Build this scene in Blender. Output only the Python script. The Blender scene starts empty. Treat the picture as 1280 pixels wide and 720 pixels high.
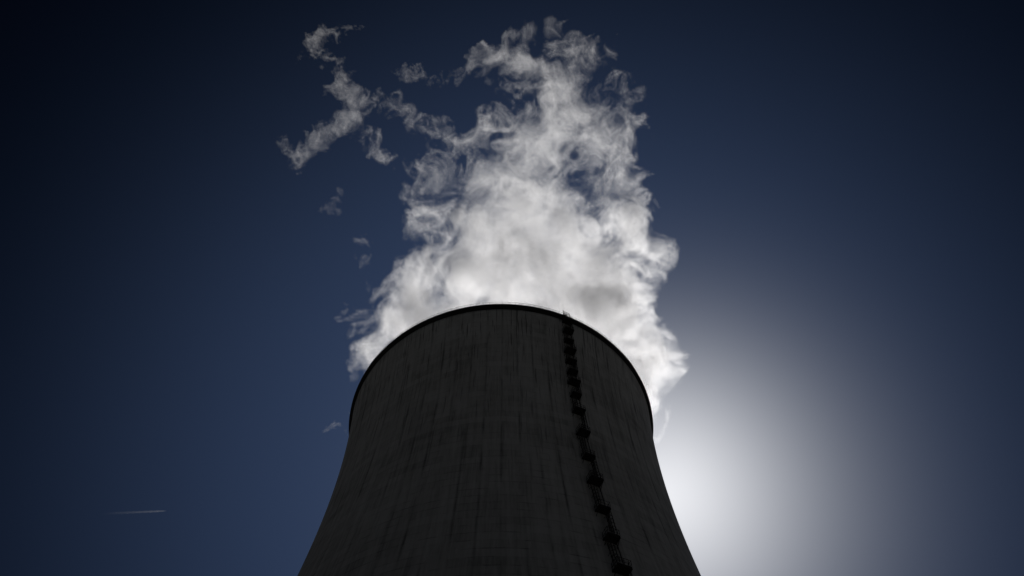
import bpy, bmesh, math, time
import numpy as np
from mathutils import Matrix, Vector

# ---------------------------------------------------------------- camera, world, sun, exposure
scene = bpy.context.scene
F_PX, PITCH, ROLL, YAW, DIST, EYE = 900.0, 1.11965463, -0.0188551, -0.0299615, 97.435, 1.7


def ray_dir(u, v):
    """direction through a point of the 1280x720 frame (not normalised)"""
    x = (u - 640.0) / F_PX
    y = -(v - 360.0) / F_PX
    c, s = math.cos(ROLL), math.sin(ROLL)
    x, y = c * x - s * y, s * x + c * y
    cp, sp = math.cos(PITCH), math.sin(PITCH)
    X, Y, Z = x, cp - y * sp, sp + y * cp
    c, s = math.cos(YAW), math.sin(YAW)
    return (c * X - s * Y, s * X + c * Y, Z)


fwd = Vector(ray_dir(640, 360)).normalized()
right = (Vector(ray_dir(1540, 360)) - Vector(ray_dir(640, 360))).normalized()
up = right.cross(fwd)
cam_data = bpy.data.cameras.new("camera")
cam = bpy.data.objects.new("camera", cam_data)
scene.collection.objects.link(cam)
cam.matrix_world = Matrix(((right.x, up.x, -fwd.x, 0), (right.y, up.y, -fwd.y, 0),
                           (right.z, up.z, -fwd.z, EYE), (0, 0, 0, 1)))
cam_data.sensor_width = 36.0
cam_data.lens = F_PX * 36.0 / 1280.0
cam_data.clip_start = 0.1
cam_data.clip_end = 60000.0
scene.camera = cam

SUN = Vector(ray_dir(830, 618)).normalized()
sun_el, sun_az = math.asin(SUN.z), math.atan2(SUN.x, SUN.y)

world = bpy.data.worlds.new("World")
scene.world = world
world.use_nodes = True
wn, wl = world.node_tree.nodes, world.node_tree.links
wn.clear()


def wmath(op, a, b=None, c=None, clamp=False):
    n = wn.new("ShaderNodeMath")
    n.operation = op
    n.use_clamp = clamp
    for i, v in enumerate((a, b, c)):
        if v is None:
            continue
        if isinstance(v, (int, float)):
            n.inputs[i].default_value = v
        else:
            wl.new(v, n.inputs[i])
    return n.outputs[0]


sky = wn.new("ShaderNodeTexSky")
sky.sky_type = 'NISHITA'
sky.sun_disc = False
sky.sun_elevation = sun_el
sky.sun_rotation = sun_az
sky.altitude = 900
sky.air_density = 0.8
sky.dust_density = 0.5
sky.ozone_density = 2.0
# the sun's aureole: light scattered forward by haze in the air, a function of the angle to the sun only
tc = wn.new("ShaderNodeTexCoord")
dot = wn.new("ShaderNodeVectorMath")
dot.operation = 'DOT_PRODUCT'
nrm = wn.new("ShaderNodeVectorMath")
nrm.operation = 'NORMALIZE'
wl.new(tc.outputs["Generated"], nrm.inputs[0])
wl.new(nrm.outputs[0], dot.inputs[0])
dot.inputs[1].default_value = SUN
ang = wmath('MULTIPLY', wmath('ARCCOSINE', wmath('MINIMUM', dot.outputs["Value"], 0.999999)), 180 / math.pi)
a2 = wmath('MULTIPLY', ang, ang)


def tint(value, col):
    m = wn.new("ShaderNodeVectorMath")
    m.operation = 'SCALE'
    m.inputs[0].default_value = col
    wl.new(value, m.inputs["Scale"])
    return m.outputs[0]


def vadd(a, b):
    m = wn.new("ShaderNodeVectorMath")
    m.operation = 'ADD'
    wl.new(a, m.inputs[0])
    wl.new(b, m.inputs[1])
    return m.outputs[0]


SKY_STRENGTH = 0.05
def lobe(angle, amp, width, power):
    """sky light per channel that falls off with the angle from a direction"""
    return tint(wmath('EXPONENT', wmath('MULTIPLY', wmath('POWER', wmath('DIVIDE', angle, width), power), -1.0)), amp)


dot2 = wn.new("ShaderNodeVectorMath")      # the broad blue brightness sits a little north of the sun
dot2.operation = 'DOT_PRODUCT'
wl.new(nrm.outputs[0], dot2.inputs[0])
dot2.inputs[1].default_value = Vector(ray_dir(702, 593)).normalized()
ang2 = wmath('MULTIPLY', wmath('ARCCOSINE', wmath('MINIMUM', dot2.outputs["Value"], 0.999999)), 180 / math.pi)
glow = vadd(lobe(ang, (24.6, 24.3, 23.8), 8.6, 1.62), lobe(ang2, (0.86, 1.42, 2.95), 32.3, 2.975))
gam = wn.new("ShaderNodeGamma")            # thin dry air: a deep blue that falls off fast from the sun
wl.new(sky.outputs[0], gam.inputs[0])
gam.inputs[1].default_value = 1.5
deep = wn.new("ShaderNodeVectorMath")
deep.operation = 'MULTIPLY'
wl.new(gam.outputs[0], deep.inputs[0])
deep.inputs[1].default_value = (0.023, 0.026, 0.030)
bg = wn.new("ShaderNodeBackground")
bg.inputs["Strength"].default_value = SKY_STRENGTH
wout = wn.new("ShaderNodeOutputWorld")
wl.new(vadd(deep.outputs[0], glow), bg.inputs["Color"])
wl.new(bg.outputs[0], wout.inputs["Surface"])

sun_data = bpy.data.lights.new("sun", 'SUN')
sun_data.energy = 4.4
sun_data.angle = math.radians(0.53)
sun_data.color = (1.0, 0.975, 0.95)
sun = bpy.data.objects.new("sun", sun_data)
scene.collection.objects.link(sun)
sun.rotation_euler = SUN.to_track_quat('Z', 'Y').to_euler()

vs = scene.view_settings
vs.view_transform = 'Standard'
vs.look = 'None'
vs.use_curve_mapping = False
vs.gamma = 1.0
vs.exposure = -0.6
scene.display_settings.display_device = 'sRGB'
cy = scene.cycles
cy.use_denoising = True
cy.use_adaptive_sampling = True
cy.adaptive_threshold = 0.02
cy.max_bounces = 8
cy.diffuse_bounces = 3
cy.volume_bounces = 5
cy.transparent_max_bounces = 48
cy.volume_step_rate = 1.0
cy.volume_max_steps = 1024


# ---------------------------------------------------------------- helpers
def link(o, parent=None):
    scene.collection.objects.link(o)
    if parent is not None:
        o.parent = parent
    return o


def mesh_obj(name, bm, mat, parent=None, smooth=False):
    me = bpy.data.meshes.new(name)
    bm.normal_update()
    bm.to_mesh(me)
    bm.free()
    if mat:
        me.materials.append(mat)
    if smooth:
        for p in me.polygons:
            p.use_smooth = True
    return link(bpy.data.objects.new(name, me), parent)


def tag(o, label=None, category=None, kind=None, group=None):
    for k, v in (("label", label), ("category", category), ("kind", kind), ("group", group)):
        if v:
            o[k] = v
    return o


def material(name):
    m = bpy.data.materials.new(name)
    m.use_nodes = True
    nt = m.node_tree
    nt.nodes.clear()
    return m, nt.nodes, nt.links


def N(nodes, kind, **kw):
    n = nodes.new(kind)
    for k, v in kw.items():
        if k in n.inputs:
            n.inputs[k].default_value = v
        else:
            setattr(n, k, v)
    return n


def M(nodes, links, op, a, b=None, c=None, clamp=False):
    n = nodes.new("ShaderNodeMath")
    n.operation = op
    n.use_clamp = clamp
    for i, v in enumerate((a, b, c)):
        if v is None:
            continue
        if isinstance(v, (int, float)):
            n.inputs[i].default_value = v
        else:
            links.new(v, n.inputs[i])
    return n.outputs[0]


def ramp(nodes, links, src, stops):
    r = nodes.new("ShaderNodeValToRGB")
    el = r.color_ramp.elements
    while len(el) < len(stops):
        el.new(0.5)
    for e, (p, c) in zip(el, stops):
        e.position = p
        e.color = c if len(c) == 4 else (*c, 1)
    links.new(src, r.inputs[0])
    return r.outputs[0]


# ---------------------------------------------------------------- materials
H_TOWER, R_THROAT, Z_THROAT, B_SHELL = 128.0, 30.99, 104.5, 82.95


AZ_LADDER = math.radians(-90 + 23.05)


def shell_r(z):
    return R_THROAT * math.sqrt(1 + ((z - Z_THROAT) / B_SHELL) ** 2)


def concrete_material():
    m, n, l = material("weathered_shell_concrete")
    tcn = n.new("ShaderNodeTexCoord")
    sep = n.new("ShaderNodeSeparateXYZ")
    l.new(tcn.outputs["Object"], sep.inputs[0])
    az = M(n, l, 'ARCTAN2', sep.outputs[1], sep.outputs[0])
    z = sep.outputs[2]
    # (around, around, up): azimuth as a circle so nothing shows a seam
    ca, sa = M(n, l, 'COSINE', az), M(n, l, 'SINE', az)

    def coords(k_az, k_z):
        c = n.new("ShaderNodeCombineXYZ")
        l.new(M(n, l, 'MULTIPLY', ca, k_az), c.inputs[0])
        l.new(M(n, l, 'MULTIPLY', sa, k_az), c.inputs[1])
        l.new(M(n, l, 'MULTIPLY', z, k_z), c.inputs[2])
        return c.outputs[0]

    def noise(vec, scale, detail=4.0, rough=0.55, dist=0.0):
        t = N(n, "ShaderNodeTexNoise", Scale=scale, Detail=detail, Roughness=rough, Distortion=dist)
        l.new(vec, t.inputs["Vector"])
        return t.outputs["Fac"]

    streak = noise(coords(30, 0.055), 1.6, 5, 0.6, 0.15)      # long runs of water down the shell
    fine = noise(coords(30, 0.12), 5.0, 4, 0.6)
    thin = noise(coords(30, 0.035), 3.4, 3, 0.5)
    patch = noise(coords(30, 1.0), 0.09, 4, 0.5)
    blotch = noise(coords(30, 1.0), 0.45, 6, 0.65)
    # formwork panels: 72 columns round the shell, lifts 1.5 m high, each its own tone
    seg = M(n, l, 'MULTIPLY', az, 72 / (2 * math.pi))
    lift = M(n, l, 'MULTIPLY', z, 1 / 1.5)
    cell = n.new("ShaderNodeCombineXYZ")
    l.new(M(n, l, 'FLOOR', seg), cell.inputs[0])
    l.new(M(n, l, 'FLOOR', lift), cell.inputs[1])
    wnz = n.new("ShaderNodeTexWhiteNoise")
    wnz.noise_dimensions = '3D'
    l.new(cell.outputs[0], wnz.inputs["Vector"])
    row = n.new("ShaderNodeCombineXYZ")
    l.new(M(n, l, 'FLOOR', lift), row.inputs[1])
    wr = n.new("ShaderNodeTexWhiteNoise")
    wr.noise_dimensions = '3D'
    l.new(row.outputs[0], wr.inputs["Vector"])

    def seam(v, w):
        f = M(n, l, 'FRACT', v)
        d = M(n, l, 'MINIMUM', f, M(n, l, 'SUBTRACT', 1.0, f))
        return M(n, l, 'SUBTRACT', 1.0, M(n, l, 'DIVIDE', d, w, clamp=True))
    breaks = ramp(n, l, noise(coords(30, 1.0), 0.5, 3, 0.5), [(0.42, (0, 0, 0)), (0.62, (1, 1, 1))])
    # each upright joint weeps on its own: dark lengths start and stop
    jc = n.new("ShaderNodeCombineXYZ")
    l.new(M(n, l, 'MULTIPLY', M(n, l, 'FLOOR', M(n, l, 'ADD', seg, 0.5)), 7.31), jc.inputs[0])
    l.new(M(n, l, 'MULTIPLY', z, 0.085), jc.inputs[1])
    weep = ramp(n, l, noise(jc.outputs[0], 1.0, 3, 0.6), [(0.46, (0, 0, 0)), (0.66, (1, 1, 1))])
    wig = M(n, l, 'MULTIPLY', M(n, l, 'SUBTRACT', fine, 0.5), 0.10)
    sv = M(n, l, 'MULTIPLY', seam(M(n, l, 'ADD', seg, wig), 0.10), M(n, l, 'ADD', 0.22, M(n, l, 'MULTIPLY', weep, 1.1)))
    low = M(n, l, 'MULTIPLY', M(n, l, 'SUBTRACT', 95.0, z), 1 / 30.0, clamp=True)
    sh = M(n, l, 'MULTIPLY', seam(M(n, l, 'ADD', lift, wig), 0.08), M(n, l, 'MULTIPLY', breaks, M(n, l, 'ADD', 0.45, M(n, l, 'MULTIPLY', low, 0.6))))
    joints = M(n, l, 'ADD', M(n, l, 'MULTIPLY', sv, 0.75), M(n, l, 'MULTIPLY', sh, 0.75), clamp=True)

    val = M(n, l, 'ADD', 0.0, M(n, l, 'MULTIPLY', M(n, l, 'SUBTRACT', streak, 0.5), 1.0))
    val = M(n, l, 'ADD', val, M(n, l, 'MULTIPLY', M(n, l, 'SUBTRACT', fine, 0.5), 0.45))
    val = M(n, l, 'ADD', val, M(n, l, 'MULTIPLY', M(n, l, 'SUBTRACT', patch, 0.5), 0.7))
    val = M(n, l, 'ADD', val, M(n, l, 'MULTIPLY', M(n, l, 'SUBTRACT', blotch, 0.5), 0.3))
    val = M(n, l, 'ADD', val, M(n, l, 'MULTIPLY', M(n, l, 'SUBTRACT', wnz.outputs["Value"], 0.5), 0.16))
    val = M(n, l, 'ADD', val, M(n, l, 'MULTIPLY', M(n, l, 'SUBTRACT', wr.outputs["Value"], 0.5), 0.10))
    val = M(n, l, 'ADD', val, 0.5)
    col = ramp(n, l, val, [(0.10, (0.28, 0.274, 0.26)), (0.42, (0.50, 0.49, 0.47)),
                           (0.62, (0.58, 0.57, 0.55)), (0.9, (0.64, 0.63, 0.61))])
    # narrow black runs, strongest below the lip, broken up lower down
    runs = ramp(n, l, thin, [(0.585, (0, 0, 0)), (0.66, (1, 1, 1))])
    topw = M(n, l, 'MULTIPLY', M(n, l, 'SUBTRACT', z, 70), 1 / 55.0, clamp=True)
    runs = M(n, l, 'MULTIPLY', runs, M(n, l, 'ADD', 0.15, M(n, l, 'MULTIPLY', topw, 0.6)))
    # shadow line behind the ladder, between its landings, painted into the wall colour
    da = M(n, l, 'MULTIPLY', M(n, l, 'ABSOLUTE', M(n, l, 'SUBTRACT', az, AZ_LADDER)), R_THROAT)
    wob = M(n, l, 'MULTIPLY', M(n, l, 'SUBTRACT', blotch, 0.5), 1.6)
    ladder_shade = M(n, l, 'SUBTRACT', 1.0, M(n, l, 'DIVIDE', M(n, l, 'ADD', da, wob), 1.25), clamp=True)
    runs = M(n, l, 'MAXIMUM', runs, M(n, l, 'MULTIPLY', ladder_shade, 0.5))
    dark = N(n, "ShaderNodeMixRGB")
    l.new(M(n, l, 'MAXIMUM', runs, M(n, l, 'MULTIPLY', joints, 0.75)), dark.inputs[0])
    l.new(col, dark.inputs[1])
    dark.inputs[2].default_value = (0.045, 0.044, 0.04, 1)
    b = N(n, "ShaderNodeBsdfPrincipled", Roughness=0.92)
    l.new(dark.outputs[0], b.inputs["Base Color"])
    bump = N(n, "ShaderNodeBump", Strength=0.6, Distance=0.12)
    hgt = M(n, l, 'SUBTRACT', M(n, l, 'MULTIPLY', fine, 0.6), joints)
    l.new(hgt, bump.inputs["Height"])
    l.new(bump.outputs[0], b.inputs["Normal"])
    o = n.new("ShaderNodeOutputMaterial")
    l.new(b.outputs[0], o.inputs["Surface"])
    return m


def plain(name, col, rough=0.8, metal=0.0, var=0.25, scale=2.0):
    m, n, l = material(name)
    tcn = n.new("ShaderNodeTexCoord")
    t = N(n, "ShaderNodeTexNoise", Scale=scale, Detail=5.0)
    l.new(tcn.outputs["Object"], t.inputs["Vector"])
    c = ramp(n, l, t.outputs["Fac"], [(0.3, tuple(x * (1 - var) for x in col)), (0.7, tuple(min(1, x * (1 + var)) for x in col))])
    b = N(n, "ShaderNodeBsdfPrincipled", Roughness=rough, Metallic=metal)
    l.new(c, b.inputs["Base Color"])
    o = n.new("ShaderNodeOutputMaterial")
    l.new(b.outputs[0], o.inputs["Surface"])
    return m


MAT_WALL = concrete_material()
MAT_LIP = plain("shade_dark_rim_concrete", (0.012, 0.012, 0.012), 0.95, scale=0.5)  # shade of the lip's underside is put into this near-black colour
MAT_STEEL = plain("rusted_dark_steel", (0.012, 0.010, 0.009), 0.75, 0.0, 0.4, 3.0)
MAT_GROUND = plain("dry_gravel_and_grass", (0.05, 0.05, 0.047), 0.95, scale=0.05)

# ---------------------------------------------------------------- ground
bm = bmesh.new()
bmesh.ops.create_circle(bm, cap_ends=True, segments=96, radius=26000)
ground = mesh_obj("ground", bm, MAT_GROUND)
tag(ground, "dry flat ground around the cooling tower", None, "structure")

# ---------------------------------------------------------------- cooling tower
tower = bpy.data.objects.new("cooling_tower", None)
tower.location = (0, DIST, 0)
link(tower)
tag(tower, "huge dark weathered concrete cooling tower with curved waisted shell", "cooling tower")

SEG = 512


def lathe(profile, seg=SEG, closed=False):
    bm = bmesh.new()
    rings = []
    for (r, z) in profile:
        rings.append([bm.verts.new((r * math.cos(2 * math.pi * k / seg), r * math.sin(2 * math.pi * k / seg), z)) for k in range(seg)])
    pairs = list(zip(rings[:-1], rings[1:]))
    if closed:
        pairs.append((rings[-1], rings[0]))
    for a, b in pairs:
        for k in range(seg):
            k2 = (k + 1) % seg
            bm.faces.new((a[k], a[k2], b[k2], b[k]))
    return bm


zs = [i * 1.25 for i in range(int(127.0 / 1.25) + 1)] + [127.2]
outer = [(shell_r(z), z) for z in zs]
inner = [(shell_r(z) - 0.35 - 0.5 * max(0, (40 - z) / 40), z) for z in reversed(zs)]
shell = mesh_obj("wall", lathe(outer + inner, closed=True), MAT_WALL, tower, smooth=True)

rw = shell_r(H_TOWER)
lip_prof = [(rw - 0.30, 127.0), (rw + 0.004, 127.0), (rw + 0.25, 127.18), (rw + 0.55, 127.22), (rw + 0.60, 127.85),
            (rw + 0.58, 128.0), (rw - 0.5, 128.0), (rw - 0.5, 127.0)]
rim = mesh_obj("rim_ring", lathe(lip_prof, closed=True), MAT_LIP, tower)


def tube(bm, a, b, r, seg=6):
    a, b = Vector(a), Vector(b)
    d = (b - a)
    if d.length < 1e-6:
        return
    q = d.to_track_quat('Z', 'Y')
    ra, rb = [], []
    for k in range(seg):
        o = q @ Vector((r * math.cos(2 * math.pi * k / seg), r * math.sin(2 * math.pi * k / seg), 0))
        ra.append(bm.verts.new(a + o))
        rb.append(bm.verts.new(b + o))
    for k in range(seg):
        k2 = (k + 1) % seg
        bm.faces.new((ra[k], ra[k2], rb[k2], rb[k]))
    bm.faces.new(ra[::-1])
    bm.faces.new(rb)


# guard rail round the rim walkway
rail = bmesh.new()
RR = rw + 0.4
NP = 160
for k in range(NP):
    a0, a1 = 2 * math.pi * k / NP, 2 * math.pi * (k + 1) / NP
    p0 = Vector((RR * math.cos(a0), RR * math.sin(a0), 0))
    p1 = Vector((RR * math.cos(a1), RR * math.sin(a1), 0))
    tube(rail, p0 + Vector((0, 0, 127.98)), p0 + Vector((0, 0, 129.1)), 0.025, 4)
    for zz, rr in ((129.1, 0.03), (128.55, 0.018)):
        tube(rail, p0 + Vector((0, 0, zz)), p1 + Vector((0, 0, zz)), rr, 4)
mesh_obj("guard_rail", rail, MAT_STEEL, tower)

# access ladder with caged landings, down one meridian of the shell
AZ = math.radians(-90 + 23.05)


def on_shell(z, out, side):
    """a point OUT metres off the shell's face and SIDE metres along it"""
    r = shell_r(z) + out
    e = Vector((math.cos(AZ), math.sin(AZ), 0))
    t = Vector((-math.sin(AZ), math.cos(AZ), 0))
    return e * r + t * side + Vector((0, 0, z))


def box8(bm, pts):
    v = [bm.verts.new(p) for p in pts]
    for f in ((0, 3, 2, 1), (4, 5, 6, 7), (0, 1, 5, 4), (1, 2, 6, 5), (2, 3, 7, 6), (3, 0, 4, 7)):
        bm.faces.new([v[i] for i in f])


lad_top, landings = 128.4, [126.0, 122.5, 119.1, 115.7, 112.3, 109.0, 105.7, 101.9, 97.2, 91.2, 85.0, 79.2, 73.0, 67.3, 61.6,
                            55.8, 50.0, 44.2, 38.4, 32.6, 26.8, 21.0, 15.2, 9.4]
ladder = bpy.data.objects.new("access_ladder", None)
link(ladder, tower)
ladder["label"] = "black caged ladder with landings down the face"
bounds = [lad_top] + landings + [0.2]
bm_l = bmesh.new()
bm_c = bmesh.new()
for i in range(len(bounds) - 1):
    z1, z0 = bounds[i], bounds[i + 1]
    off = 0.55 if i % 2 else -0.55            # flights are staggered from landing to landing
    n = max(1, int((z1 - z0) / 1.0))
    for s in (-0.26, 0.26):
        prev = None
        for k in range(n + 1):
            z = z0 + (z1 - z0) * k / n
            p = on_shell(z, 0.55, off + s)
            if prev:
                tube(bm_l, prev, p, 0.05, 5)
            prev = p
    k = z0
    while k < z1:
        tube(bm_l, on_shell(k, 0.55, off - 0.26), on_shell(k, 0.55, off + 0.26), 0.02, 4)
        k += 0.3
    # brackets
    k = z0 + 0.8
    while k < z1:
        for s in (-0.26, 0.26):
            tube(bm_l, on_shell(k, -0.05, off + s), on_shell(k, 0.55, off + s), 0.035, 4)
        k += 2.0
    # cage hoops
    k = z0 + 1.2
    hoops = []
    while k < z1:
        pts = []
        for q in range(9):
            a = math.pi * q / 8
            pts.append(on_shell(k, 0.55 + 0.75 * math.sin(a), off + 0.40 * math.cos(a)))
        for a, b in zip(pts[:-1], pts[1:]):
            tube(bm_c, a, b, 0.035, 4)
        hoops.append(pts)
        k += 0.75
    for h0, h1 in zip(hoops[:-1], hoops[1:]):
        for q in (1, 2, 4, 6, 7):
            tube(bm_c, h0[q], h1[q], 0.025, 4)
mesh_obj("rungs_and_stringers", bm_l, MAT_STEEL, ladder)
mesh_obj("safety_cage", bm_c, MAT_STEEL, ladder)
# a riser cable beside the ladder
bm_k = bmesh.new()
prev = None
for k in range(0, 128):
    p = on_shell(k, 0.10, 0.95 + 0.05 * math.sin(k * 0.6))
    if prev:
        tube(bm_k, prev, p, 0.06, 5)
    prev = p
mesh_obj("riser_pipe", bm_k, MAT_STEEL, ladder)


def landing_mesh():
    """one landing, centred on its own origin: x out of the wall, y along it, z up"""
    bm = bmesh.new()
    W, Dp = 0.86, 1.3
    # grating deck as bars with a solid kick frame
    for k in range(16):
        x = 0.08 + k * (Dp - 0.08) / 15
        tube(bm, (x, -W, 0), (x, W, 0), 0.035, 4)
    box8(bm, [(-0.1, -W, -0.05), (Dp, -W, -0.05), (Dp, W, -0.05), (-0.1, W, -0.05),
              (-0.1, -W, -0.01), (Dp, -W, -0.01), (Dp, W, -0.01), (-0.1, W, -0.01)])
    for y in (-W, W):
        box8(bm, [(-0.1, y - 0.04, -0.2), (Dp, y - 0.04, -0.2), (Dp, y + 0.04, -0.2), (-0.1, y + 0.04, -0.2),
                  (-0.1, y - 0.04, 0.1), (Dp, y - 0.04, 0.1), (Dp, y + 0.04, 0.1), (-0.1, y + 0.04, 0.1)])
        tube(bm, (Dp, y, 0), (-0.1, y, -1.15), 0.05, 5)
        for z in (0.55, 1.1):
            tube(bm, (Dp, y, z), (0.0, y, z), 0.03, 5)
        for x in (0.1, 0.75, Dp):
            tube(bm, (x, y, 0), (x, y, 1.12), 0.03, 5)
    box8(bm, [(Dp, -W, -0.2), (Dp + 0.06, -W, -0.2), (Dp + 0.06, W, -0.2), (Dp, W, -0.2),
              (Dp, -W, 0.12), (Dp + 0.06, -W, 0.12), (Dp + 0.06, W, 0.12), (Dp, W, 0.12)])
    for z in (0.55, 1.1):
        tube(bm, (Dp, -W, z), (Dp, W, z), 0.03, 5)
    for y in (-0.55, 0, 0.55):
        tube(bm, (Dp, y, 0), (Dp, y, 1.12), 0.03, 5)
    return bm


proto = mesh_obj("landing", landing_mesh(), MAT_STEEL, ladder)
for i, z in enumerate(landings):
    o = proto if i == 0 else proto.copy()
    if i:
        link(o, ladder)
    p = on_shell(z, 0.0, 0.0)
    o.location = p
    o.rotation_euler = (0, 0, AZ)
    s = 1.0 + 0.08 * math.sin(i * 2.4)
    o.scale = (s, s, 1.0)

# lightning rods and the small mast standing on the rim by the ladder head
bm = bmesh.new()
p = on_shell(128.0, 0.6, 0.0)
for s, h in ((-0.7, 1.9), (0.6, 1.5)):
    q = on_shell(128.0, 0.6, s)
    tube(bm, q, q + Vector((0, 0, h)), 0.06, 5)
q0, q1 = on_shell(128.0, 0.6, -0.7), on_shell(128.0, 0.6, 0.6)
tube(bm, q0 + Vector((0, 0, 1.45)), q1 + Vector((0, 0, 1.45)), 0.05, 5)
tube(bm, q0 + Vector((0, 0, 0.8)), q1 + Vector((0, 0, 0.8)), 0.04, 5)
mesh_obj("ladder_gantry", bm, MAT_STEEL, tower)
bm = bmesh.new()
tube(bm, (0, 0, 0), (0, 0, 1.2), 0.03, 5)
tube(bm, (0, 0, 1.2), (0, 0, 1.6), 0.015, 5)
tube(bm, (0, 0, 0), (0, 0, 0.2), 0.1, 8)
rod = mesh_obj("lightning_rod", bm, MAT_STEEL, tower)
RODN = 16
for k in range(RODN):
    o = rod if k == 0 else rod.copy()
    if k:
        link(o, tower)
    a = 2 * math.pi * (k + 0.27) / RODN
    o.location = ((rw + 0.3) * math.cos(a), (rw + 0.3) * math.sin(a), 127.99)

# ---------------------------------------------------------------- steam
T0 = time.time()
rng = np.random.default_rng(7)
TN = 192          # tile size, voxels


def spectral(lo, hi, seed, n=TN):
    """a tileable 3D noise whose waves are between lo and hi cycles a tile, unit variance"""
    r = np.random.default_rng(seed)
    k = np.fft.fftfreq(n, 1.0 / n).astype(np.float32)
    kz = np.fft.rfftfreq(n, 1.0 / n).astype(np.float32)
    kk = np.sqrt(k[:, None, None] ** 2 + k[None, :, None] ** 2 + kz[None, None, :] ** 2)
    w = np.exp(-((np.log(np.maximum(kk, 1e-3)) - math.log(math.sqrt(lo * hi))) / (0.5 * math.log(hi / lo) + 1e-6)) ** 2)
    s = np.fft.rfftn(r.standard_normal((n, n, n)).astype(np.float32)) * w
    f = np.fft.irfftn(s, s=(n, n, n)).astype(np.float32)
    return f / f.std()


def sample(tile, x, y, z):
    """trilinear, wrapping; coordinates in tile units"""
    n = tile.shape[0]
    out = np.empty(x.shape, np.float32)
    flat = tile.reshape(-1)
    CH = 2_000_000
    for s in range(0, x.size, CH):
        e = slice(s, s + CH)
        q = []
        for c in (x[e], y[e], z[e]):
            c = (c - np.floor(c)) * n
            i = c.astype(np.int32)
            q.append((i % n, (i + 1) % n, (c - i).astype(np.float32)))
        (x0, x1, fx), (y0, y1, fy), (z0, z1, fz) = q
        r = 0
        for xi, wx in ((x0, 1 - fx), (x1, fx)):
            for yi, wy in ((y0, 1 - fy), (y1, fy)):
                b = (xi * n + yi) * n
                w = wx * wy
                r = r + w * ((1 - fz) * flat[b + z0] + fz * flat[b + z1])
        out[e] = r
    return out


# detail tile: billows at several sizes, each with creases (ridges) like torn steam
detail = np.zeros((TN, TN, TN), np.float32)
for i, (lo, hi, wgt) in enumerate(((3, 5, 0.9), (6, 10, 0.8), (12, 20, 0.72), (25, 40, 0.60), (50, 90, 0.46))):
    b = spectral(lo, hi, 20 + i)
    detail += wgt * (0.85 * b + 0.55 * (0.8 - np.abs(b)))
detail /= detail.std()
warp_t = [spectral(1.5, 4, 40 + i) for i in range(3)]
warp_s = [spectral(8, 14, 50 + i) for i in range(3)]

CUT = 1.0
MW, MH, MS = 640, 360, 2.0        # the envelope map over the sight lines from where the plume was measured


def paint(strokes):
    vv, uu = np.mgrid[0:MH, 0:MW].astype(np.float32) * MS
    m = np.zeros((MH, MW), np.float32)
    for s in strokes:
        x0, y0, r0, x1, y1, r1, a = s
        dx, dy = x1 - x0, y1 - y0
        L = dx * dx + dy * dy + 1e-6
        t = np.clip(((uu - x0) * dx + (vv - y0) * dy) / L, 0, 1)
        d = np.hypot(uu - x0 - t * dx, vv - y0 - t * dy) / (r0 + (r1 - r0) * t)
        f = np.clip(1 - d * d / 1.5, 0, 1) ** 1.8 if a >= 0 else np.clip(1 - d * d, 0, 1)     # a long soft skirt: edges go ragged, not solid
        if a >= 0:
            m = np.maximum(m, a * f) + 0.25 * np.minimum(m, a * f)
        else:
            m = m * (1 + a * f)
    return m


def bil(m, u, v):
    x = np.clip(u / MS, 0, MW - 1.001)
    y = np.clip(v / MS, 0, MH - 1.001)
    i, j = x.astype(np.int32), y.astype(np.int32)
    fx, fy = x - i, y - j
    return (m[j, i] * (1 - fx) * (1 - fy) + m[j, i + 1] * fx * (1 - fy) + m[j + 1, i] * (1 - fx) * fy + m[j + 1, i + 1] * fx * fy)


Rm = np.array([[right.x, right.y, right.z], [up.x, up.y, up.z], [fwd.x, fwd.y, fwd.z]], np.float32)


def sightline(X, Y, Z):
    Zc = Z - EYE
    a = Rm[0, 0] * X + Rm[0, 1] * Y + Rm[0, 2] * Zc
    b = Rm[1, 0] * X + Rm[1, 1] * Y + Rm[1, 2] * Zc
    c = Rm[2, 0] * X + Rm[2, 1] * Y + Rm[2, 2] * Zc
    c = np.maximum(c, 1e-3)
    return 640 + F_PX * a / c, 360 - F_PX * b / c


Y_LEAN = 0.52     # the wind leans the plume back over the photographer


def axis_y(z):
    return DIST - Y_LEAN * np.maximum(z - H_TOWER, 0)


def point_on_plume(u, v, extra=0.0):
    """where the sight line (u, v) meets the leaning middle sheet of the plume"""
    d = ray_dir(u, v)
    # EYE + t dz ; t dy = DIST - LEAN*(EYE + t dz - H)
    t = (DIST + Y_LEAN * (H_TOWER - EYE)) / (d[1] + Y_LEAN * d[2])
    return np.array([t * d[0], t * d[1], EYE + t * d[2]])


def steam_material(name, dens):
    m, n, l = material(name)
    at = n.new("ShaderNodeAttribute")
    at.attribute_name = "density"
    v = N(n, "ShaderNodeVolumePrincipled")
    v.inputs["Color"].default_value = (0.985, 0.985, 0.99, 1)
    v.inputs["Density"].default_value = dens
    v.inputs["Anisotropy"].default_value = 0.55
    o = n.new("ShaderNodeOutputMaterial")
    l.new(v.outputs[0], o.inputs["Volume"])
    return m


def film_material(name, alpha):
    m, n, l = material(name)
    t = n.new("ShaderNodeBsdfTransparent")
    d = N(n, "ShaderNodeBsdfTranslucent", Color=(0.95, 0.95, 0.96, 1))
    mx = N(n, "ShaderNodeMixShader")
    mx.inputs[0].default_value = alpha
    l.new(t.outputs[0], mx.inputs[1])
    l.new(d.outputs[0], mx.inputs[2])
    o = n.new("ShaderNodeOutputMaterial")
    l.new(mx.outputs[0], o.inputs["Surface"])
    return m


MAT_STEAM = steam_material("white_steam", 0.075)
MAT_FILM = film_material("steam_edge", 0.012)


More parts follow.
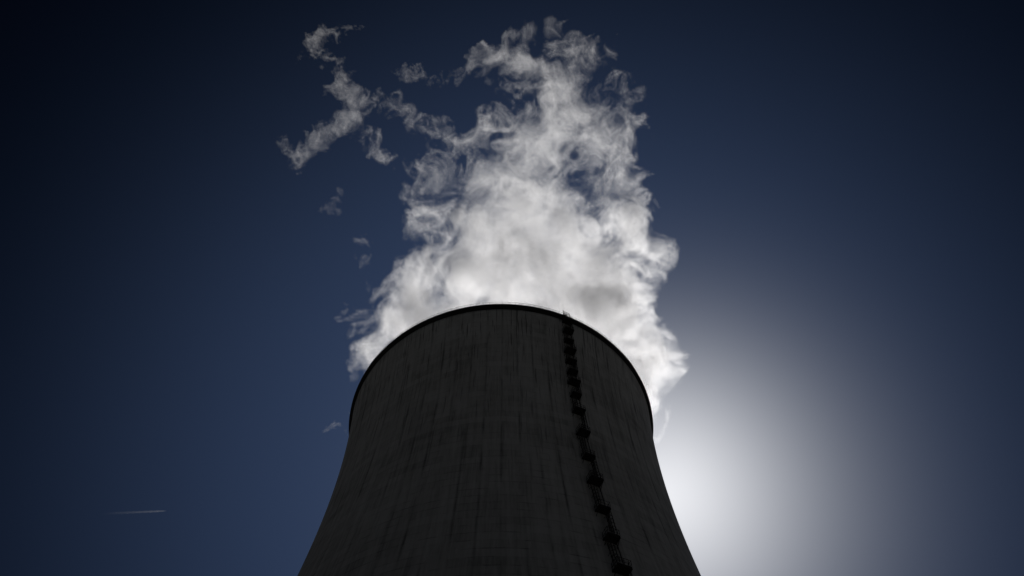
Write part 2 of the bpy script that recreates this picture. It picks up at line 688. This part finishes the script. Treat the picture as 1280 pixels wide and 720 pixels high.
def steam_nodes(samples, lo, hi, cnt, as_mesh):
    """geometry nodes: a voxel volume filled from the computed samples, or the skin round it"""
    g = bpy.data.node_groups.new("steam_from_samples", "GeometryNodeTree")
    g.interface.new_socket("Geometry", in_out='INPUT', socket_type='NodeSocketGeometry')
    g.interface.new_socket("Geometry", in_out='OUTPUT', socket_type='NodeSocketGeometry')
    n, l = g.nodes, g.links
    go = n.new("NodeGroupOutput")
    pos = n.new("GeometryNodeInputPosition")

    def V(op, a, b):
        x = n.new("ShaderNodeVectorMath")
        x.operation = op
        for i, s in enumerate((a, b)):
            if isinstance(s, tuple):
                x.inputs[i].default_value = s
            elif s is not None:
                l.new(s, x.inputs[i])
        return x.outputs[0]
    inv = tuple(float((c - 1) / (h - q)) for c, h, q in zip(cnt, hi, lo))
    rel = V('MULTIPLY', V('SUBTRACT', pos.outputs[0], tuple(map(float, lo))), inv)
    ijk = V('FLOOR', V('ADD', rel, (0.5, 0.5, 0.5)), None)
    sp_ = n.new("ShaderNodeSeparateXYZ")
    l.new(ijk, sp_.inputs[0])

    def imath(op, a, b):
        x = n.new("FunctionNodeIntegerMath")
        x.operation = op
        for i, s in enumerate((a, b)):
            if isinstance(s, int):
                x.inputs[i].default_value = s
            else:
                l.new(s, x.inputs[i])
        return x.outputs[0]
    q3 = []
    for q in range(3):
        f = n.new("FunctionNodeFloatToInt")
        f.rounding_mode = 'ROUND'
        l.new(sp_.outputs[q], f.inputs[0])
        q3.append(f.outputs[0])
    idx = imath('ADD', imath('MULTIPLY', imath('ADD', imath('MULTIPLY', q3[0], int(cnt[1])), q3[1]), int(cnt[2])), q3[2])
    oi = n.new("GeometryNodeObjectInfo")
    oi.inputs["Object"].default_value = samples
    at = n.new("GeometryNodeInputNamedAttribute")
    at.data_type = 'FLOAT'
    at.inputs[0].default_value = "vapour"
    si = n.new("GeometryNodeSampleIndex")
    si.data_type = 'FLOAT'
    si.domain = 'POINT'
    si.clamp = True
    l.new(oi.outputs["Geometry"], si.inputs["Geometry"])
    l.new(at.outputs["Attribute"], si.inputs["Value"])
    l.new(idx, si.inputs["Index"])
    vc = n.new("GeometryNodeVolumeCube")
    l.new(si.outputs[0], vc.inputs["Density"])
    vc.inputs["Min"].default_value = tuple(map(float, lo))
    vc.inputs["Max"].default_value = tuple(map(float, hi))
    for q, k in enumerate(("Resolution X", "Resolution Y", "Resolution Z")):
        vc.inputs[k].default_value = int(cnt[q])
    out = vc.outputs[0]
    if as_mesh:
        vm = n.new("GeometryNodeVolumeToMesh")
        l.new(out, vm.inputs["Volume"])
        vm.inputs["Threshold"].default_value = SKIN
        vm.resolution_mode = 'GRID'
        out = vm.outputs[0]
    else:
        m1 = n.new("GeometryNodeSetMaterial")
        m1.inputs["Material"].default_value = MAT_STEAM
        l.new(out, m1.inputs["Geometry"])
        out = m1.outputs[0]
    l.new(out, go.inputs[0])
    return g


SKIN = 0.05


def vapour(name, label, env, voxel, thick, seed, extra_cut=None, feat=26.0, amp=0.50, gain=1.0, off=0.0, fine=0.78, wob=2.2, rag=0.45, cool=0.68):
    """one body of steam. env: envelope map (0..1.5); thick: half depth in metres where the envelope is 1"""
    vs_, us_ = np.nonzero(env > 0.02)
    pts = []
    for u, v in ((us_.min(), vs_.min()), (us_.max(), vs_.min()), (us_.min(), vs_.max()), (us_.max(), vs_.max()), (us_.mean(), vs_.min()), (us_.mean(), vs_.max())):
        pts.append(point_on_plume(u * MS, v * MS))
    pts = np.array(pts)
    th = thick * math.sqrt(float(env.max()))
    lo = pts.min(0) - np.array([0.12 * th + 1, th, th * 0.6])
    hi = pts.max(0) + np.array([0.12 * th + 1, th, th * 0.6])
    lo[2] = max(lo[2], 118.0)
    cnt = np.maximum(8, np.ceil((hi - lo) / voxel)).astype(int)
    hi = lo + (cnt - 1) * voxel
    ax = [np.linspace(lo[i], hi[i], cnt[i], dtype=np.float32) for i in range(3)]
    dens = np.zeros(tuple(cnt), np.float32)
    for i0 in range(0, cnt[0], 16):
        X, Y, Z = np.meshgrid(ax[0][i0:i0 + 16], ax[1], ax[2], indexing='ij')
        U, V = sightline(X, Y, Z)
        q = (Y - axis_y(Z)) / math.sqrt(1 + Y_LEAN ** 2)
        # quick reject on the unwarped envelope
        m0 = bil(env, U, V)
        near = (np.abs(q) < th * 1.2)
        idx = np.nonzero(near & (m0 > 0.0) | near & (bil(env, U + 8, V) + bil(env, U - 8, V) + bil(env, U, V + 8) + bil(env, U, V - 8) > 0))
        if len(idx[0]) == 0:
            continue
        x, y, z = X[idx], Y[idx], Z[idx]
        s = 1.0 / feat
        a = [x * s * 0.5 + seed * .37, y * s * 0.5 + seed * .11, z * s * 0.5]
        w1 = [sample(t, *a) for t in warp_t]
        tile = 1.0 / (feat * 5)
        # wind draws the steam out a little along its rise
        bx, by, bz = x * tile, y * tile * 1.0, (z - 0.4 * (DIST - y)) * tile * 0.85
        k1, k2 = 0.024, 0.0055
        cx, cyy, cz = bx + k1 * w1[0] + seed * .713, by + k1 * w1[1] + seed * .291, bz + k1 * w1[2]
        w2 = [sample(t, cx, cyy, cz) for t in warp_s]
        nse = sample(detail, cx + k2 * w2[0], cyy + k2 * w2[1], cz + k2 * w2[2])
        nf = sample(detail, 3.3 * cx - 1.1 * cz + k2 * w2[1], 3.3 * cyy + k2 * w2[2], 3.3 * cz + 1.1 * cx + k2 * w2[0])
        nse = 0.88 * nse + fine * nf
        u, v = sightline(x + wob * w1[0] + 0.5 * wob * w2[0], y + wob * w1[1], z + wob * w1[2] + 0.5 * wob * w2[2])
        m = bil(env, u, v)
        h = thick * np.clip(m, 0, 1.6) ** 0.8 * (0.75 + 0.25 * np.clip(w1[2], -1.5, 1.5)) + 1e-3
        cen = 0.25 * thick * w1[0] * np.clip(1.2 - m, 0, 1)
        lens = np.clip(1 - ((q[idx] - cen) / h) ** 2, 0, 1)
        e = m * (0.35 + 0.65 * lens) * (lens > 0)
        lowm = np.clip((1.1 - m) / 0.6, 0, 1)
        d = amp * (1 + 0.6 * lowm) * nse + 1.5 * e - CUT - off - 0.10 * lowm - (np.interp(z, (165, 190, 240), (0, 0.10, 0.20)).astype(np.float32) if thick > 15 else 0)
        d = d / 0.9
        d = np.clip(d, 0, 1.0) ** 1.3 * np.clip(e * 4, 0, 1) * np.clip(lens * 3, 0, 1) * gain * (1 - cool * lowm)
        d = np.clip(d * np.exp((rag + 0.55 * lowm) * (0.7 * nf + 0.5 * nse) - 0.25 * lowm + 0.28 * w1[1]), 0, 3.0)
        d = d * np.interp(z, (145, 175, 205, 235), (1.0, 0.74, 0.42, 0.28)).astype(np.float32)     # it mixes into the dry air as it climbs
        if extra_cut is not None:
            d = d * extra_cut(x, y, z)
        sub = dens[i0:i0 + 16]
        sub[idx] = d
    dens[dens < 0.004] = 0
    dens[0], dens[-1], dens[:, 0], dens[:, -1], dens[:, :, 0], dens[:, :, -1] = 0, 0, 0, 0, 0, 0
    base = np.array([pts[:, 0].mean(), pts[:, 1].mean(), lo[2]])
    me = bpy.data.meshes.new("steam_samples")
    me.vertices.add(int(cnt.prod()))
    at = me.attributes.new("vapour", 'FLOAT', 'POINT')
    at.data.foreach_set("value", dens.ravel())
    src = bpy.data.objects.new("steam_samples", me)      # numbers only: never linked to the scene
    lo_, hi_ = lo - base, hi - base
    # the skin of the steam, baked to a plain mesh
    tmp = link(bpy.data.objects.new("tmp", bpy.data.meshes.new("tmp")))
    tmp.modifiers.new("skin", 'NODES').node_group = steam_nodes(src, lo_, hi_, cnt, True)
    dg = bpy.context.evaluated_depsgraph_get()
    skin = bpy.data.meshes.new_from_object(tmp.evaluated_get(dg), depsgraph=dg)
    bpy.data.objects.remove(tmp)
    skin.name = name
    skin.materials.clear()
    skin.materials.append(MAT_FILM)
    skin.polygons.foreach_set("use_smooth", np.ones(len(skin.polygons), bool))
    o = link(bpy.data.objects.new(name, skin))
    o.location = base
    vd = bpy.data.volumes.new("vapour")
    vd.materials.append(MAT_STEAM)
    vo = link(bpy.data.objects.new("vapour", vd), o)
    vo.modifiers.new("steam", 'NODES').node_group = steam_nodes(src, lo_, hi_, cnt, False)
    print("skin faces", len(skin.polygons))
    tag(o, label, "steam")
    return o


PLUME = [
    # dense body, bottom to top
    (560, 500, 95, 720, 500, 100, 1.3), (566, 430, 72, 735, 440, 85, 1.3), (608, 350, 74, 730, 360, 78, 1.35),
    (612, 300, 62, 700, 300, 66, 1.25), (618, 232, 54, 670, 250, 58, 1.1), (655, 195, 46, 690, 165, 46, 0.98),
    (692, 150, 36, 712, 105, 28, 0.92), (735, 145, 44, 750, 190, 50, 0.76), (745, 200, 48, 762, 250, 46, 0.76),
    # hook at the top
    (700, 118, 22, 676, 90, 16, 0.95), (676, 90, 16, 650, 70, 13, 0.9), (650, 70, 13, 618, 66, 11, 0.82), (618, 66, 11, 596, 78, 9, 0.78), (596, 78, 9, 574, 98, 7, 0.75),
    (690, 122, 14, 650, 114, 11, 0.72), (650, 114, 11, 620, 100, 9, 0.62),
    # faint tops
    (659, 40, 11, 643, 58, 12, 0.43), (690, 38, 14, 708, 60, 16, 0.41), (750, 42, 12, 748, 75, 15, 0.44), (700, 66, 20, 738, 84, 20, 0.52),
    (768, 100, 16, 780, 125, 18, 0.42), (795, 115, 11, 792, 135, 11, 0.5),
    # right fringe
    (768, 160, 26, 780, 185, 20, 0.58), (780, 195, 18, 800, 210, 10, 0.7), (775, 235, 24, 790, 255, 18, 0.75),
    (770, 275, 38, 795, 300, 32, 1.0), (800, 300, 28, 820, 318, 18, 0.92), (770, 340, 45, 790, 350, 26, 1.1),
    (770, 390, 45, 785, 400, 34, 1.1), (785, 430, 38, 805, 440, 30, 1.0), (805, 440, 32, 832, 450, 18, 1.0),
    (800, 460, 30, 818, 475, 20, 0.85), (745, 480, 60, 790, 480, 40, 1.1),
    # left fringe
    (545, 212, 28, 552, 250, 32, 0.74), (545, 280, 28, 550, 330, 26, 0.78), (510, 240, 15, 522, 275, 20, 0.58),
    (525, 335, 20, 530, 382, 28, 0.72), (484, 360, 15, 520, 372, 22, 0.82), (500, 400, 30, 540, 400, 40, 0.85),
    (446, 398, 15, 490, 410, 25, 0.86), (470, 425, 22, 510, 422, 34, 0.85), (455, 446, 15, 480, 440, 24, 0.82),
    (582, 185, 24, 602, 172, 22, 0.55), (610, 158, 16, 640, 150, 18, 0.62),
    # gaps in it
    (606, 124, 20, 668, 140, 13, -0.97), (610, 88, 9, 652, 94, 9, -0.8), (620, 256, 13, 622, 260, 13, -0.28), (640, 214, 10, 642, 224, 10, -0.3),
    (560, 240, 12, 566, 232, 12, -0.5), (618, 166, 10, 626, 160, 10, -0.6),
    (722, 180, 22, 738, 222, 26, -0.34), (728, 256, 16, 752, 268, 16, -0.42), (722, 284, 12, 758, 292, 14, -0.35),
    (795, 428, 13, 805, 440, 15, -0.30), (815, 360, 22, 822, 372, 18, -0.7),
]


def mouth(x, y, z):
    r = np.hypot(x, y - DIST)
    return np.where(z < 129.0, np.clip((30.8 - r) * 0.8, 0, 1), 1.0) * np.clip((z - 119) / 3, 0, 1)


steam = vapour("steam_plume", "towering white backlit steam plume billowing out of the cooling tower mouth",
               paint(PLUME), 0.40, 20.0, 1, mouth, feat=22)
GRP = "loose shreds of steam left of the plume"
WISP_A = [(442, 36, 10, 415, 42, 12, .6), (415, 42, 12, 392, 48, 14, .6), (392, 48, 13, 388, 72, 12, .6), (400, 70, 12, 418, 74, 12, .55),
          (421, 84, 14, 432, 110, 20, .75), (432, 110, 22, 450, 132, 20, .75), (450, 132, 18, 434, 152, 16, .8),
          (436, 152, 16, 400, 172, 15, .95), (400, 172, 14, 372, 196, 11, .95), (374, 194, 9, 372, 210, 6, .7),
          (448, 152, 14, 470, 185, 12, .6), (470, 185, 12, 484, 200, 8, .6), (352, 170, 8, 356, 190, 8, .35)]
WISP_A = [(a_, b_, r0 * 0.85, c_, d_, r1 * 0.85, e_) for a_, b_, r0, c_, d_, r1, e_ in WISP_A]
w = vapour("steam_wisp", "long ragged shred of steam in the upper sky, largest one left of the plume", paint(WISP_A), 0.35, 6.5, 3, feat=11, amp=0.62, gain=0.46, off=0.04, fine=0.6, wob=1.2, rag=0.8, cool=0.5)
w["group"] = GRP
WISP_B = [(474, 123, 8, 500, 134, 10, .8), (500, 134, 10, 518, 146, 9, .8), (520, 148, 12, 526, 164, 12, .7), (526, 156, 14, 552, 158, 12, .55),
          (552, 160, 10, 572, 180, 10, .85), (572, 180, 9, 590, 184, 7, .8), (515, 84, 12, 545, 104, 14, .35), (500, 90, 12, 530, 95, 10, .3)]
w = vapour("steam_wisp", "slanting thread of steam between the largest shred and the plume's upper left edge", paint(WISP_B), 0.35, 5.0, 5, feat=10, amp=0.62, gain=0.46, off=0.04, fine=0.6, wob=1.2, rag=0.8, cool=0.5)
w["group"] = GRP
for st, sd, lab in (([(412, 256, 9, 420, 264, 9, .6), (420, 240, 6, 422, 246, 6, .5)], 6, "small faint puff of steam below the largest ragged shred"),
                    ([(456, 300, 8, 460, 318, 9, .65), (450, 326, 7, 456, 334, 7, .5)], 8, "small faint puff of steam left of the plume's middle"),
                    ([(410, 532, 7, 418, 536, 7, .6), (418, 528, 6, 432, 530, 6, .6)], 9, "tiny curl of steam beside the tower's left shoulder"),
                    ([(406, 630, 6, 410, 634, 6, .7)], 10, "tiniest puff of steam, low against the tower's left flank")):
    w = vapour("steam_wisp", lab, paint(st), 0.3, 4.0, sd, feat=9, amp=0.45, gain=0.30, off=-0.15, fine=0.6, wob=0.8, rag=0.6)
    w["group"] = GRP

# ---------------------------------------------------------------- contrail, some 9 km up
m, n, l = material("thin_ice_trail")
tcn = n.new("ShaderNodeTexCoord")
sp = n.new("ShaderNodeSeparateXYZ")
l.new(tcn.outputs["Generated"], sp.inputs[0])
nz = N(n, "ShaderNodeTexNoise", Scale=9.0, Detail=3.0)
l.new(tcn.outputs["Generated"], nz.inputs["Vector"])
fa = M(n, l, 'MULTIPLY', M(n, l, 'POWER', sp.outputs[0], 1.3), M(n, l, 'ADD', 0.25, M(n, l, 'MULTIPLY', nz.outputs["Fac"], 0.5)))
t = n.new("ShaderNodeBsdfTransparent")
d = N(n, "ShaderNodeBsdfTranslucent", Color=(0.8, 0.82, 0.85, 1))
mx = n.new("ShaderNodeMixShader")
l.new(M(n, l, 'MULTIPLY', fa, 0.07), mx.inputs[0])
l.new(t.outputs[0], mx.inputs[1])
l.new(d.outputs[0], mx.inputs[2])
o = n.new("ShaderNodeOutputMaterial")
l.new(mx.outputs[0], o.inputs["Surface"])
d0, d1 = Vector(ray_dir(128, 642)), Vector(ray_dir(208, 638.5))
P0, P1 = d0 * (9000 / d0.z), d1 * (9000 / d1.z)
L = (P1 - P0).length
bm = bmesh.new()
rings = []
for k in range(41):
    s = k / 40
    r = 17 * min(1, (1 - s) * 9 + 0.12) * (0.85 + 0.15 * math.sin(k * 1.7) + 0.5 * (1 - s))
    rings.append([bm.verts.new((s * L, r * math.cos(2 * math.pi * q / 10), r * math.sin(2 * math.pi * q / 10))) for q in range(10)])
for a, b in zip(rings[:-1], rings[1:]):
    for q in range(10):
        bm.faces.new((a[q], a[(q + 1) % 10], b[(q + 1) % 10], b[q]))
bm.faces.new(rings[0][::-1])
bm.faces.new(rings[-1])
trail = mesh_obj("contrail", bm, m, None, smooth=True)
trail.location = P0
trail.rotation_euler = (P1 - P0).to_track_quat('X', 'Z').to_euler()
tag(trail, "short thin white aircraft trail low in the blue sky left of the tower", "contrail")
print("script done %.1f" % (time.time() - T0))
